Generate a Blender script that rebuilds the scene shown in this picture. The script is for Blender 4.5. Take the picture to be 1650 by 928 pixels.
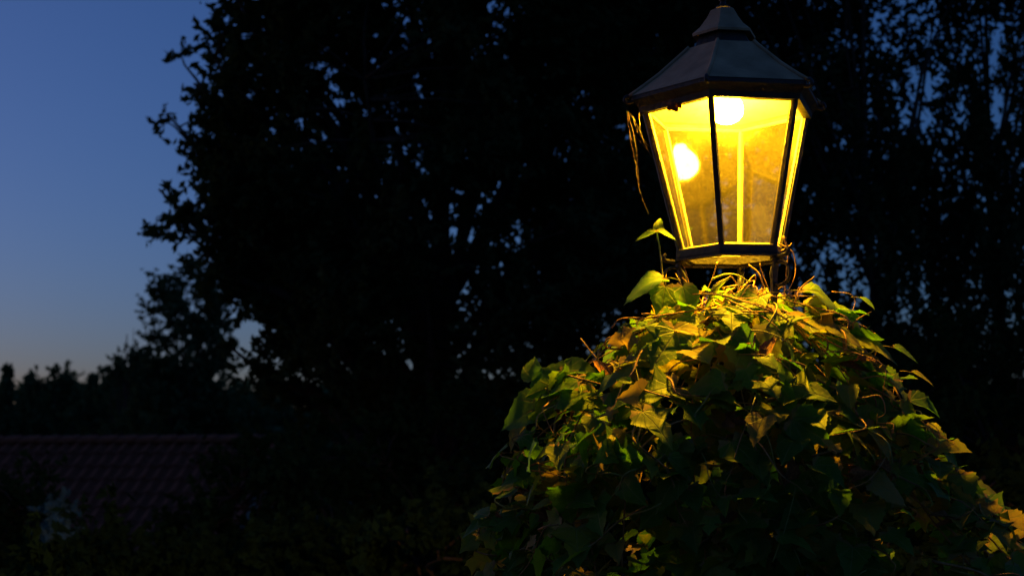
import bpy, bmesh, math, random
import numpy as np
from mathutils import Vector, Matrix, noise

for _o in list(bpy.data.objects):
    bpy.data.objects.remove(_o)
SC = bpy.context.scene
COL = SC.collection
R = math.radians

# ------------------------------------------------------------------ camera
EYE = Vector((0.0, 0.0, 1.6))
PITCH = R(6.6)
FPX = 2400.0                       # focal length in photograph pixels
cam_d = bpy.data.cameras.new('camera')
cam = bpy.data.objects.new('camera', cam_d)
COL.objects.link(cam)
cam.location = EYE
cam.rotation_euler = (R(90) + PITCH, 0, 0)
cam_d.sensor_width = 36
cam_d.lens = 36 * FPX / 1650
cam_d.clip_start = 0.05
cam_d.clip_end = 3000
cam_d.dof.use_dof = True
cam_d.dof.focus_distance = 3.42
cam_d.dof.aperture_fstop = 5.0
SC.camera = cam

# ------------------------------------------------------------------ sky
world = bpy.data.worlds.new('World')
SC.world = world
world.use_nodes = True
wn = world.node_tree
wn.nodes.clear()
w_out = wn.nodes.new('ShaderNodeOutputWorld')
w_bg = wn.nodes.new('ShaderNodeBackground')
w_sky = wn.nodes.new('ShaderNodeTexSky')
w_sky.sky_type = 'NISHITA'
w_sky.sun_disc = False
w_sky.sun_elevation = R(1.0)          # just gone behind the trees on the left
w_sky.sun_rotation = R(-60)
w_sky.altitude = 100
w_sky.air_density = 0.8
w_sky.dust_density = 1.8
w_sky.ozone_density = 4.0
w_bg.inputs['Strength'].default_value = 0.27
w_wb = wn.nodes.new('ShaderNodeMix')           # white balance of the picture
w_wb.data_type = 'RGBA'; w_wb.blend_type = 'MULTIPLY'; w_wb.inputs[0].default_value = 1.0
w_wb.inputs[7].default_value = (1.10, 0.86, 0.96, 1)
wn.links.new(w_sky.outputs[0], w_wb.inputs[6])
wn.links.new(w_wb.outputs[2], w_bg.inputs['Color'])
wn.links.new(w_bg.outputs[0], w_out.inputs['Surface'])

SC.view_settings.view_transform = 'Standard'
SC.view_settings.look = 'None'
SC.view_settings.gamma = 1
SC.view_settings.use_curve_mapping = False
SC.view_settings.exposure = 0.0
SC.render.engine = 'CYCLES'
cy = SC.cycles
cy.max_bounces = 5
cy.diffuse_bounces = 2
cy.glossy_bounces = 4
cy.transmission_bounces = 4
cy.volume_bounces = 0
cy.transparent_max_bounces = 24
cy.sample_clamp_indirect = 4.0
cy.use_denoising = True
cy.caustics_reflective = False
cy.caustics_refractive = False


# ------------------------------------------------------------------ helpers
def at(px, py, Y):
    """point at ground distance Y seen at that place of the photograph, used to size things"""
    u = (px - 825) / FPX
    v = -(py - 464) / FPX
    c, s = math.cos(PITCH), math.sin(PITCH)
    d = Vector((u, c - v * s, s + v * c))
    return EYE + d * (Y / d.y)


def put(o, parent=None):
    COL.objects.link(o)
    if parent is not None:
        o.parent = parent
    return o


def tag(o, label=None, cat=None, group=None, kind=None):
    if label: o['label'] = label
    if cat: o['category'] = cat
    if group: o['group'] = group
    if kind: o['kind'] = kind
    return o


def empty(name, loc=(0, 0, 0)):
    o = bpy.data.objects.new(name, None)
    o.empty_display_size = 0.1
    o.location = loc
    return put(o)


class MB:
    def __init__(s):
        s.v = []; s.f = []

    def add(s, vs, fs):
        b = len(s.v)
        s.v += [tuple(v) for v in vs]
        s.f += [tuple(i + b for i in f) for f in fs]
        return s

    def box(s, c, d, m=None):
        x, y, z = d[0] / 2, d[1] / 2, d[2] / 2
        vs = [Vector((sx * x, sy * y, sz * z)) for sz in (-1, 1) for sy in (-1, 1) for sx in (-1, 1)]
        if m is not None: vs = [m @ v for v in vs]
        vs = [v + Vector(c) for v in vs]
        return s.add(vs, [(0, 2, 3, 1), (4, 5, 7, 6), (0, 1, 5, 4), (2, 6, 7, 3), (0, 4, 6, 2), (1, 3, 7, 5)])

    def rings(s, rings, closed_ends=True, loop=False):
        n = len(rings[0]); b = len(s.v)
        for r in rings: s.v += [tuple(p) for p in r]
        m = len(rings)
        for i in range(m if loop else m - 1):
            k = (i + 1) % m
            for j in range(n):
                s.f.append((b + i * n + j, b + i * n + (j + 1) % n, b + k * n + (j + 1) % n, b + k * n + j))
        if closed_ends and not loop:
            s.f.append(tuple(b + j for j in reversed(range(n))))
            s.f.append(tuple(b + (m - 1) * n + j for j in range(n)))
        return s

    def tube(s, pts, rad, sides=6, flat=None):
        pts = [Vector(p) for p in pts]
        if not hasattr(rad, '__len__'): rad = [rad] * len(pts)
        rings = []; ref = None
        for i, p in enumerate(pts):
            t = (pts[min(i + 1, len(pts) - 1)] - pts[max(i - 1, 0)])
            if t.length < 1e-9: t = Vector((0, 0, 1))
            t.normalize()
            if ref is None:
                ref = Vector((1, 0, 0)) if abs(t.x) < 0.8 else Vector((0, 1, 0))
            a = (ref - t * ref.dot(t)).normalized(); ref = a
            b_ = t.cross(a)
            if flat:
                rings.append([p + a * (flat[0] * x) + b_ * (flat[1] * y) for x, y in ((-1, -1), (1, -1), (1, 1), (-1, 1))])
            else:
                rings.append([p + (a * math.cos(2 * math.pi * k / sides) + b_ * math.sin(2 * math.pi * k / sides)) * rad[i] for k in range(sides)])
        return s.rings(rings)

    def mesh(s, name):
        me = bpy.data.meshes.new(name)
        me.from_pydata(s.v, [], s.f)
        me.update()
        return me

    def build(s, name, mat, parent=None, smooth=False, bevel=0):
        me = s.mesh(name)
        me.materials.append(mat)
        if smooth:
            me.polygons.foreach_set('use_smooth', [True] * len(me.polygons))
        o = bpy.data.objects.new(name, me)
        if bevel:
            b = o.modifiers.new('bevel', 'BEVEL'); b.width = bevel; b.segments = 2; b.limit_method = 'ANGLE'
        return put(o, parent)


def spline(pts, n=6):
    """Catmull-Rom through points"""
    P = [Vector(p) for p in pts]
    P = [P[0] * 2 - P[1]] + P + [P[-1] * 2 - P[-2]]
    out = []
    for i in range(1, len(P) - 2):
        a, b, c, d = P[i - 1:i + 3]
        for k in range(n):
            t = k / n
            out.append(0.5 * ((2 * b) + (c - a) * t + (2 * a - 5 * b + 4 * c - d) * t * t + (3 * b - a - 3 * c + d) * t ** 3))
    out.append(P[-2])
    return out


# ------------------------------------------------------------------ materials
def mat(name):
    m = bpy.data.materials.new(name); m.use_nodes = True
    m.node_tree.nodes.clear()
    return m, m.node_tree.nodes, m.node_tree.links


def N(nodes, t, **kw):
    n = nodes.new(t)
    for k, v in kw.items(): setattr(n, k, v)
    return n


def simple(name, col, rough=0.6, var=0.25, scale=12, metal=0.0, bump=0.15, bscale=60, spec=0.2):
    m, n, l = mat(name)
    out = N(n, 'ShaderNodeOutputMaterial'); b = N(n, 'ShaderNodeBsdfPrincipled')
    tc = N(n, 'ShaderNodeTexCoord')
    nz = N(n, 'ShaderNodeTexNoise'); nz.inputs['Scale'].default_value = scale; nz.inputs['Detail'].default_value = 6
    l.new(tc.outputs['Object'], nz.inputs['Vector'])
    cr = N(n, 'ShaderNodeValToRGB')
    cr.color_ramp.elements[0].position = 0.3; cr.color_ramp.elements[1].position = 0.7
    cr.color_ramp.elements[0].color = (*[c * (1 - var) for c in col], 1)
    cr.color_ramp.elements[1].color = (*[min(1, c * (1 + var)) for c in col], 1)
    l.new(nz.outputs['Fac'], cr.inputs['Fac']); l.new(cr.outputs[0], b.inputs['Base Color'])
    b.inputs['Roughness'].default_value = rough; b.inputs['Metallic'].default_value = metal
    b.inputs['Specular IOR Level'].default_value = spec
    n2 = N(n, 'ShaderNodeTexNoise'); n2.inputs['Scale'].default_value = bscale; n2.inputs['Detail'].default_value = 4
    l.new(tc.outputs['Object'], n2.inputs['Vector'])
    bp = N(n, 'ShaderNodeBump'); bp.inputs['Strength'].default_value = bump; bp.inputs['Distance'].default_value = 0.01
    l.new(n2.outputs['Fac'], bp.inputs['Height']); l.new(bp.outputs[0], b.inputs['Normal'])
    l.new(b.outputs[0], out.inputs[0])
    return m


def foliage(name, col, trans, var=0.5):
    """far foliage: diffuse with some translucency"""
    m, n, l = mat(name)
    out = N(n, 'ShaderNodeOutputMaterial')
    tc = N(n, 'ShaderNodeTexCoord')
    nz = N(n, 'ShaderNodeTexNoise'); nz.inputs['Scale'].default_value = 1.7; nz.inputs['Detail'].default_value = 5
    l.new(tc.outputs['Object'], nz.inputs['Vector'])
    cr = N(n, 'ShaderNodeValToRGB')
    cr.color_ramp.elements[0].position = 0.32; cr.color_ramp.elements[1].position = 0.68
    cr.color_ramp.elements[0].color = (*[c * (1 - var) for c in col], 1)
    cr.color_ramp.elements[1].color = (*[c * (1 + var) for c in col], 1)
    l.new(nz.outputs['Fac'], cr.inputs['Fac'])
    d = N(n, 'ShaderNodeBsdfDiffuse'); t = N(n, 'ShaderNodeBsdfTranslucent')
    t.inputs['Color'].default_value = (*trans, 1)
    l.new(cr.outputs[0], d.inputs['Color'])
    mx = N(n, 'ShaderNodeMixShader'); mx.inputs[0].default_value = 0.3
    l.new(d.outputs[0], mx.inputs[1]); l.new(t.outputs[0], mx.inputs[2]); l.new(mx.outputs[0], out.inputs[0])
    return m


def leaf_material(name, stops, tr_stops):
    """near leaf: UV holds the leaf's own plane (x across, y along the midrib)"""
    m, n, l = mat(name)
    out = N(n, 'ShaderNodeOutputMaterial')
    uv = N(n, 'ShaderNodeUVMap'); uv.uv_map = 'leaf'
    at_ = N(n, 'ShaderNodeAttribute'); at_.attribute_name = 'rnd'
    oi = N(n, 'ShaderNodeObjectInfo')
    ad = N(n, 'ShaderNodeMath', operation='ADD'); fr = N(n, 'ShaderNodeMath', operation='FRACT')
    l.new(at_.outputs['Fac'], ad.inputs[0]); oc = N(n, 'ShaderNodeSeparateColor'); l.new(oi.outputs['Color'], oc.inputs[0]); l.new(oc.outputs[0], ad.inputs[1]); l.new(ad.outputs[0], fr.inputs[0])
    sx = N(n, 'ShaderNodeSeparateXYZ'); l.new(uv.outputs[0], sx.inputs[0])

    def math_(op, a, b=None):
        k = N(n, 'ShaderNodeMath', operation=op)
        for i, v in enumerate((a, b)):
            if v is None: continue
            if isinstance(v, (int, float)): k.inputs[i].default_value = v
            else: l.new(v, k.inputs[i])
        return k.outputs[0]
    ax = math_('ABSOLUTE', sx.outputs[0])
    ang = math_('ARCTAN2', ax, math_('ADD', sx.outputs[1], 0.02))
    rad = math_('SQRT', math_('ADD', math_('MULTIPLY', ax, ax), math_('MULTIPLY', sx.outputs[1], sx.outputs[1])))
    vein = None
    for a0 in (0.0, 0.62, 1.2):
        dist = math_('MULTIPLY', math_('ABSOLUTE', math_('SUBTRACT', ang, a0)), rad)
        v = math_('SUBTRACT', 1.0, math_('MULTIPLY', dist, 55.0 if a0 else 45.0))
        v = math_('MAXIMUM', v, 0.0)
        vein = v if vein is None else math_('MAXIMUM', vein, v)
    # side veins along the midrib
    wv = math_('ABSOLUTE', math_('SINE', math_('MULTIPLY', math_('SUBTRACT', sx.outputs[1], math_('MULTIPLY', ax, 0.75)), 24.0)))
    sv = math_('MULTIPLY', math_('MAXIMUM', math_('SUBTRACT', 1.0, math_('MULTIPLY', wv, 6.0)), 0.0), 0.45)
    vein = math_('MAXIMUM', vein, sv)
    nz = N(n, 'ShaderNodeTexNoise'); nz.inputs['Scale'].default_value = 4.0; nz.inputs['Detail'].default_value = 6
    comb = N(n, 'ShaderNodeCombineXYZ'); l.new(sx.outputs[0], comb.inputs[0]); l.new(sx.outputs[1], comb.inputs[1])
    l.new(math_('MULTIPLY', fr.outputs[0], 37.0), comb.inputs[2]); l.new(comb.outputs[0], nz.inputs['Vector'])
    val = math_('ADD', fr.outputs[0], math_('MULTIPLY', math_('SUBTRACT', nz.outputs['Fac'], 0.5), 0.5))

    def ramp(st):
        cr = N(n, 'ShaderNodeValToRGB')
        el = cr.color_ramp.elements
        while len(el) < len(st): el.new(0.5)
        for e, (p, c) in zip(el, st): e.position = p; e.color = (*c, 1)
        l.new(val, cr.inputs[0]); return cr.outputs[0]
    c1 = ramp(stops); c2 = ramp(tr_stops)
    mxv = N(n, 'ShaderNodeMix', data_type='RGBA'); l.new(math_('MULTIPLY', vein, 0.85), mxv.inputs[0])
    l.new(c1, mxv.inputs[6]); mxv.inputs[7].default_value = (0.22, 0.26, 0.07, 1)
    # leaf stalk (y below zero) is tan
    stalk = math_('LESS_THAN', sx.outputs[1], -0.001)
    mxs = N(n, 'ShaderNodeMix', data_type='RGBA'); l.new(stalk, mxs.inputs[0])
    l.new(mxv.outputs[2], mxs.inputs[6]); mxs.inputs[7].default_value = (0.26, 0.16, 0.06, 1)
    # blotches, small holes of wear
    n2 = N(n, 'ShaderNodeTexNoise'); n2.inputs['Scale'].default_value = 9.0; n2.inputs['Detail'].default_value = 3
    l.new(comb.outputs[0], n2.inputs['Vector'])
    spot = N(n, 'ShaderNodeValToRGB'); spot.color_ramp.elements[0].position = 0.66; spot.color_ramp.elements[1].position = 0.74
    l.new(n2.outputs['Fac'], spot.inputs[0])
    mxb = N(n, 'ShaderNodeMix', data_type='RGBA'); l.new(math_('MULTIPLY', spot.outputs[0], 0.6), mxb.inputs[0])
    l.new(mxs.outputs[2], mxb.inputs[6]); mxb.inputs[7].default_value = (0.12, 0.075, 0.025, 1)
    b = N(n, 'ShaderNodeBsdfPrincipled'); b.inputs['Roughness'].default_value = 0.55
    b.inputs['Specular IOR Level'].default_value = 0.2
    l.new(mxb.outputs[2], b.inputs['Base Color'])
    hgt = math_('SUBTRACT', math_('MULTIPLY', nz.outputs['Fac'], 0.4), math_('MULTIPLY', vein, 0.6))
    bp = N(n, 'ShaderNodeBump'); bp.inputs['Strength'].default_value = 0.5; bp.inputs['Distance'].default_value = 0.004
    l.new(hgt, bp.inputs['Height']); l.new(bp.outputs[0], b.inputs['Normal'])
    t = N(n, 'ShaderNodeBsdfTranslucent')
    mxt = N(n, 'ShaderNodeMix', data_type='RGBA'); mxt.blend_type = 'MULTIPLY'
    l.new(math_('MULTIPLY', vein, 0.6), mxt.inputs[0]); l.new(c2, mxt.inputs[6]); mxt.inputs[7].default_value = (0.35, 0.4, 0.3, 1)
    l.new(mxt.outputs[2], t.inputs['Color'])
    mx = N(n, 'ShaderNodeMixShader'); mx.inputs[0].default_value = 0.42
    l.new(b.outputs[0], mx.inputs[1]); l.new(t.outputs[0], mx.inputs[2]); l.new(mx.outputs[0], out.inputs[0])
    return m


def glass_material():
    m, n, l = mat('dusty_lantern_glass')
    out = N(n, 'ShaderNodeOutputMaterial')
    tr = N(n, 'ShaderNodeBsdfTransparent'); tr.inputs[0].default_value = (0.97, 0.95, 0.88, 1)
    gl = N(n, 'ShaderNodeBsdfGlossy'); gl.inputs['Roughness'].default_value = 0.05
    gl.inputs['Color'].default_value = (1, 1, 1, 1)
    fr = N(n, 'ShaderNodeFresnel'); fr.inputs[0].default_value = 1.4
    mk = N(n, 'ShaderNodeMath', operation='MINIMUM'); mk.inputs[1].default_value = 0.10
    l.new(fr.outputs[0], mk.inputs[0])
    mx = N(n, 'ShaderNodeMixShader'); l.new(mk.outputs[0], mx.inputs[0]); l.new(tr.outputs[0], mx.inputs[1]); l.new(gl.outputs[0], mx.inputs[2])
    tc = N(n, 'ShaderNodeTexCoord')
    n1 = N(n, 'ShaderNodeTexNoise'); n1.inputs['Scale'].default_value = 9; n1.inputs['Detail'].default_value = 8; n1.inputs['Roughness'].default_value = 0.7
    n2 = N(n, 'ShaderNodeTexNoise'); n2.inputs['Scale'].default_value = 110; n2.inputs['Detail'].default_value = 2
    l.new(tc.outputs['Object'], n1.inputs['Vector']); l.new(tc.outputs['Object'], n2.inputs['Vector'])
    r1 = N(n, 'ShaderNodeMapRange'); r1.inputs[1].default_value = 0.3; r1.inputs[2].default_value = 0.75; r1.inputs[3].default_value = 0.005; r1.inputs[4].default_value = 0.020
    r2 = N(n, 'ShaderNodeMapRange'); r2.inputs[1].default_value = 0.62; r2.inputs[2].default_value = 0.72; r2.inputs[3].default_value = 0.0; r2.inputs[4].default_value = 0.02
    l.new(n1.outputs['Fac'], r1.inputs[0]); l.new(n2.outputs['Fac'], r2.inputs[0])
    ad = N(n, 'ShaderNodeMath', operation='ADD'); l.new(r1.outputs[0], ad.inputs[0]); l.new(r2.outputs[0], ad.inputs[1])
    du = N(n, 'ShaderNodeBsdfDiffuse'); du.inputs[0].default_value = (0.55, 0.5, 0.4, 1)
    dt = N(n, 'ShaderNodeBsdfTranslucent'); dt.inputs[0].default_value = (0.8, 0.74, 0.55, 1)
    md0 = N(n, 'ShaderNodeMixShader'); md0.inputs[0].default_value = 0.65
    l.new(du.outputs[0], md0.inputs[1]); l.new(dt.outputs[0], md0.inputs[2])
    rf = N(n, 'ShaderNodeBsdfRefraction'); rf.inputs['IOR'].default_value = 1.6; rf.inputs['Roughness'].default_value = 0.8
    rf.inputs['Color'].default_value = (0.95, 0.88, 0.7, 1)
    md = N(n, 'ShaderNodeMixShader'); md.inputs[0].default_value = 0.6
    l.new(md0.outputs[0], md.inputs[1]); l.new(rf.outputs[0], md.inputs[2])
    mm = N(n, 'ShaderNodeMixShader'); l.new(ad.outputs[0], mm.inputs[0]); l.new(mx.outputs[0], mm.inputs[1]); l.new(md.outputs[0], mm.inputs[2])
    l.new(mm.outputs[0], out.inputs[0])
    return m


def emit_material(name, col, s):
    m, n, l = mat(name)
    out = N(n, 'ShaderNodeOutputMaterial'); e = N(n, 'ShaderNodeEmission')
    e.inputs[0].default_value = (*col, 1); e.inputs[1].default_value = s
    l.new(e.outputs[0], out.inputs[0])
    return m


BULB_POWER = 3000.0
M = dict(
    iron=simple('black_painted_iron', (0.035, 0.033, 0.03), 0.45, 0.4, 25, bump=0.3, bscale=90),
    roof_metal=simple('grey_painted_sheet_metal', (0.40, 0.27, 0.16), 0.75, 0.3, 14, bump=0.2, bscale=50, spec=0.08),
    enamel=simple('old_stained_enamel', (0.25, 0.21, 0.14), 0.5, 0.15, 20),
    socket=simple('porcelain', (0.6, 0.58, 0.52), 0.4, 0.1),
    glass=glass_material(),
    bulb=emit_material('glowing_bulb', (1.0, 0.51, 0.010), BULB_POWER),
    stem=simple('dry_vine_stem', (0.30, 0.17, 0.065), 0.7, 0.5, 40, bump=0.4, bscale=200),
    green_stem=simple('green_vine_stem', (0.20, 0.20, 0.05), 0.6, 0.4, 40, bump=0.2, bscale=200),
    bark=simple('dark_bark', (0.06, 0.045, 0.035), 0.9, 0.4, 6, bump=0.8, bscale=25),
    ground=simple('dark_meadow_earth', (0.035, 0.045, 0.02), 0.95, 0.5, 0.6, bump=0.6, bscale=4),
    tile=simple('red_brown_clay', (0.20, 0.06, 0.03), 0.8, 0.35, 5, bump=0.3, bscale=30),
    plaster=simple('grey_plaster', (0.28, 0.26, 0.22), 0.9, 0.2, 3),
    wood=simple('dark_timber', (0.07, 0.05, 0.035), 0.8, 0.4, 9),
    pane=simple('dark_window_glass', (0.02, 0.022, 0.025), 0.08, 0.1),
    web=simple('cobweb_silk', (0.16, 0.13, 0.09), 0.6, 0.1),
    debris=simple('dark_red_debris', (0.10, 0.03, 0.012), 0.7, 0.4, 40),
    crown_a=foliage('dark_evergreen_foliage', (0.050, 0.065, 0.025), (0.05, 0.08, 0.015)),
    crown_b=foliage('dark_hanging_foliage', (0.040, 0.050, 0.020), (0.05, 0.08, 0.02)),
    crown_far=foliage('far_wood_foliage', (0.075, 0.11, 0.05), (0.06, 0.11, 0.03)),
    shrub=foliage('shrub_foliage', (0.024, 0.050, 0.016), (0.02, 0.05, 0.012)),
    silver=foliage('pale_blue_green_foliage', (0.16, 0.26, 0.22), (0.1, 0.18, 0.12)),
    vine=leaf_material('hop_leaf',
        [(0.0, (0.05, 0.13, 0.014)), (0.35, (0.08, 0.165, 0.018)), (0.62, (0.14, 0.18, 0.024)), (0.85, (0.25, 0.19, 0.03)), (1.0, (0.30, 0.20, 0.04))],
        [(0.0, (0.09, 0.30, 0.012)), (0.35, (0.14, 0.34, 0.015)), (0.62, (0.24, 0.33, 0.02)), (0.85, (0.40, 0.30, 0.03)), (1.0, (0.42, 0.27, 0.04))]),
    dry=simple('dry_brown_leaf', (0.24, 0.10, 0.035), 0.8, 0.5, 8, bump=0.5),
)


# ------------------------------------------------------------------ ground
def sstep(a, b, x):
    t = min(1, max(0, (x - a) / (b - a)))
    return t * t * (3 - 2 * t)


def gz(x, y):
    side = sstep(3.0, -3.0, x)
    z = -3.1 * sstep(9, 22, y) * (0.35 + 0.65 * side)
    z += 3.5 * sstep(70, 170, y) + 14 * sstep(170, 380, y)
    z += 0.25 * noise.noise(Vector((x * 0.08, y * 0.08, 3.1))) * sstep(6, 14, abs(x) + y)
    return z


def make_ground():
    xs = np.concatenate([-np.geomspace(420, 2, 45), np.linspace(-1.5, 1.5, 5), np.geomspace(2, 420, 45)])
    ys = np.concatenate([-np.geomspace(40, 1, 10), np.geomspace(0.5, 600, 75)])
    vs = [(x, y, gz(x, y)) for y in ys for x in xs]
    nx = len(xs)
    fs = [(j * nx + i, j * nx + i + 1, (j + 1) * nx + i + 1, (j + 1) * nx + i) for j in range(len(ys) - 1) for i in range(nx - 1)]
    m = MB(); m.v = vs; m.f = fs
    tag(m.build('ground', M['ground'], smooth=True), 'dark sloping meadow ground beneath the trees', None, kind='structure')


make_ground()


# ------------------------------------------------------------------ foliage mesh
def quads_object(name, centers, size, rng, material, parent, asp=0.5, hang=0.0):
    """many small leaf-shaped faces, one mesh"""
    n = len(centers)
    d = rng.normal(size=(n, 3)); d[:, 2] -= hang * 1.6
    d /= np.linalg.norm(d, axis=1)[:, None]
    e = rng.normal(size=(n, 3)); w = np.cross(d, e); w /= np.linalg.norm(w, axis=1)[:, None]
    s = size * rng.uniform(0.55, 1.35, size=n)[:, None]
    a = centers - d * s * 0.5
    b = centers + w * s * asp * 0.5 - d * s * 0.05
    c = centers + d * s * 0.5
    e_ = centers - w * s * asp * 0.5 - d * s * 0.05
    V = np.stack([a, b, c, e_], 1).reshape(-1, 3).astype(np.float32)
    me = bpy.data.meshes.new(name)
    me.vertices.add(4 * n); me.vertices.foreach_set('co', V.ravel())
    me.loops.add(4 * n); me.loops.foreach_set('vertex_index', np.arange(4 * n, dtype=np.int32))
    me.polygons.add(n); me.polygons.foreach_set('loop_start', np.arange(0, 4 * n, 4, dtype=np.int32))
    me.polygons.foreach_set('loop_total', np.full(n, 4, dtype=np.int32))
    me.materials.append(material)
    me.update(calc_edges=True)
    return put(bpy.data.objects.new(name, me), parent)


def make_tree(name, label, base, H, cc, cr, n_cl, per, size, seed, material, group=None, cat='tree',
              trunk_r=0.18, sig=0.28, droop=0.0, tips=(), gap=-0.15, gap_scale=0.7, limbs=22, asp=0.5, shell=0.45, trunk_sides=8):
    """base: foot; cc/cr: crown centre and radii, world; tips: limb ends seen at the crown's edge"""
    rnd = random.Random(seed); rng = np.random.default_rng(seed)
    base = Vector(base); cc = Vector(cc)
    root = empty(name, base)
    tag(root, label, cat, group)
    ccl = cc - base
    tb = MB()
    lean = Vector((ccl.x, ccl.y, 0))
    top = Vector((ccl.x, ccl.y, min(H, ccl.z + cr[2] * 0.85)))
    tp = [Vector((0, 0, -0.15)), lean * 0.15 + Vector((0.05, 0, top.z * 0.25)), lean * 0.6 + Vector((-0.04, 0.05, top.z * 0.55)), top]
    tpath = spline(tp, 5)
    tb.tube(tpath, [trunk_r * (1 - 0.88 * i / (len(tpath) - 1)) for i in range(len(tpath))], trunk_sides)

    def inside():
        while True:
            v = Vector((rnd.uniform(-1, 1), rnd.uniform(-1, 1), rnd.uniform(-1, 1)))
            q = v.length
            if q < 1 and rnd.random() < (1 - shell) + shell * q * q:
                return Vector((ccl.x + v.x * cr[0], ccl.y + v.y * cr[1], ccl.z + v.z * cr[2]))
    lims = []
    ends = [(Vector(t) - base, True) for t in tips] + [(inside(), False) for _ in range(limbs)]
    cl = []
    for e, hero in ends:
        k = max(2, min(len(tpath) - 2, int(len(tpath) * max(0.12, min(0.85, (e.z / max(top.z, 0.1)) * 0.72 + rnd.uniform(-0.08, 0.05))))))
        s = tpath[k]
        mid = (s + e) / 2 + Vector((0, 0, 0.12 * (e - s).length * (1 - 2.2 * droop)))
        q3 = s.lerp(e, 0.78) + Vector((rnd.uniform(-.1, .1), rnd.uniform(-.1, .1), 0.05))
        path = spline([s, mid, q3, e], 4)
        r0 = trunk_r * (1 - 0.85 * k / len(tpath)) * 0.5
        tb.tube(path, [r0 * (1 - 0.9 * i / (len(path) - 1)) + 0.004 for i in range(len(path))], 5)
        lims.append(path)
        if hero:
            for i in range(5):
                f = 1.0 - i * 0.09
                p = path[min(len(path) - 1, int(f * (len(path) - 1)))]
                cl.append((p + Vector((rnd.gauss(0, .09), rnd.gauss(0, .09), rnd.gauss(0, .09))), 0.5 + 0.12 * i))
    lp = [p for path in lims for p in path[len(path) // 3:]]
    tries = 0
    while len(cl) < n_cl and tries < n_cl * 6:
        tries += 1
        p = inside()
        if noise.noise((p + base) * gap_scale + Vector((seed, 0, 0))) < gap: continue
        cl.append((p, rnd.uniform(0.7, 1.3)))
    lpa = np.array([tuple(p) for p in lp])
    for p, _ in cl:
        d = np.linalg.norm(lpa - np.array(tuple(p)), axis=1)
        q = lp[int(np.argmin(d))]
        tb.tube([q, (q + p) / 2 + Vector((rnd.uniform(-.05, .05), rnd.uniform(-.05, .05), 0.04)), p], [0.012, 0.008, 0.004], 3)
    tb.build('trunk', M['bark'], root, smooth=True)
    C = []
    for p, f in cl:
        n = max(6, int(per * f * f))
        s = sig * f
        if droop > 0:
            ns = 7
            for _ in range(ns):
                o = np.array(tuple(p)) + rng.normal(size=3) * s * np.array([1, 1, 0.5])
                L = rng.uniform(0.5, 1.6) * droop * 1.3
                t = rng.uniform(0, 1, size=n // ns + 1)[:, None]
                C.append(o + t * np.array([[0, 0, -L]]) + rng.normal(size=(len(t), 3)) * 0.035 + np.array([[rng.normal() * .1, rng.normal() * .1, 0]]) * t)
        else:
            # a few shoots within the cluster so that its edge is ragged
            ns = 9
            for _ in range(ns):
                dr = rng.normal(size=3) + np.array([0, 0, 0.25]); dr /= np.linalg.norm(dr)
                L = s * rng.uniform(0.7, 2.0)
                t = rng.uniform(0, 1, size=n // ns + 1)[:, None] ** 0.8
                C.append(np.array(tuple(p)) + t * dr[None] * L + rng.normal(size=(len(t), 3)) * s * 0.14 * (1.1 - t))
    C = np.concatenate(C)
    quads_object('crown', C, size, rng, material, root, asp, hang=droop)
    return root


# the broad dark tree on the left of the lamp
TY = 14.0
tb0 = at(690, 700, TY); tb0.z = gz(tb0.x, TY)
edge = [at(x, y, TY + d) for x, y, d in (
    (385, 5, 0), (362, 72, .3), (345, 95, -.2), (297, 105, 0), (312, 135, .2), (270, 185, 0), (282, 205, .3), (318, 245, .2), (256, 305, 0), (268, 345, .2),
    (300, 375, -.2), (330, 405, 0), (365, 440, .4), (395, 480, .3), (372, 560, .2), (345, 150, .5), (335, 225, .4), (320, 330, .3), (420, 560, .5), (400, 30, .4))]
ctr = at(735, 130, TY)
make_tree('evergreen_tree', 'broad dark evergreen tree with ragged edge against the dusk sky', tb0, 10.5,
          ctr, (2.35, 2.0, 3.6), 860, 210, 0.10, 11, M['crown_a'], trunk_r=0.20, sig=0.27, tips=edge, gap=-0.26, gap_scale=0.75, limbs=34, asp=0.45)
# tree that fills the place behind the lamp
c2 = at(1090, 60, 16.5); b2 = Vector((c2.x, 16.5, gz(c2.x, 16.5)))
make_tree('evergreen_tree', 'tall dark evergreen tree standing directly behind the lamp', b2, 11,
          c2, (2.1, 1.8, 4.3), 560, 180, 0.095, 23, M['crown_a'], trunk_r=0.22, sig=0.30, gap=-0.36, gap_scale=0.8, limbs=34, asp=0.45)
# hanging trees to the right of the lamp
for i, (px, py, Y, rr, ncl, gap, lab) in enumerate((
        (1400, 130, 14.5, (1.4, 1.5, 3.6), 95, -0.04, 'slender tree with hanging twigs just right of the lamp'),
        (1600, 160, 15.5, (1.5, 1.5, 3.8), 82, 0.0, 'tall weeping tree with open sky gaps right of the vine'),
        (1850, 200, 18.0, (1.7, 1.6, 4.0), 62, 0.0, 'weeping tree farthest to the right beyond the vine'))):
    c = at(px, py, Y); b = Vector((c.x, Y, gz(c.x, Y)))
    make_tree('weeping_tree', lab, b, 10.5, c, rr, ncl, 290, 0.10, 40 + i, M['crown_b'], 'weeping trees right of the lamp',
              trunk_r=0.075, sig=0.44, droop=0.45, gap=gap, gap_scale=0.6, limbs=20, asp=0.48)

# more of the garden's trees, past the right edge of the picture
for i, (x, y, lab) in enumerate(((9.6, 17.5, 'round dark tree beyond the last weeping tree'), (13.5, 21.0, 'round dark tree at the far right end of the garden'))):
    z = gz(x, y)
    make_tree('evergreen_tree', lab, (x, y, z), 9, (x, y, z + 4.6), (2.3, 2.0, 3.9), 260, 150, 0.13, 50 + i, M['crown_a'], trunk_r=0.18, sig=0.32, gap=-0.3, limbs=24)

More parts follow.
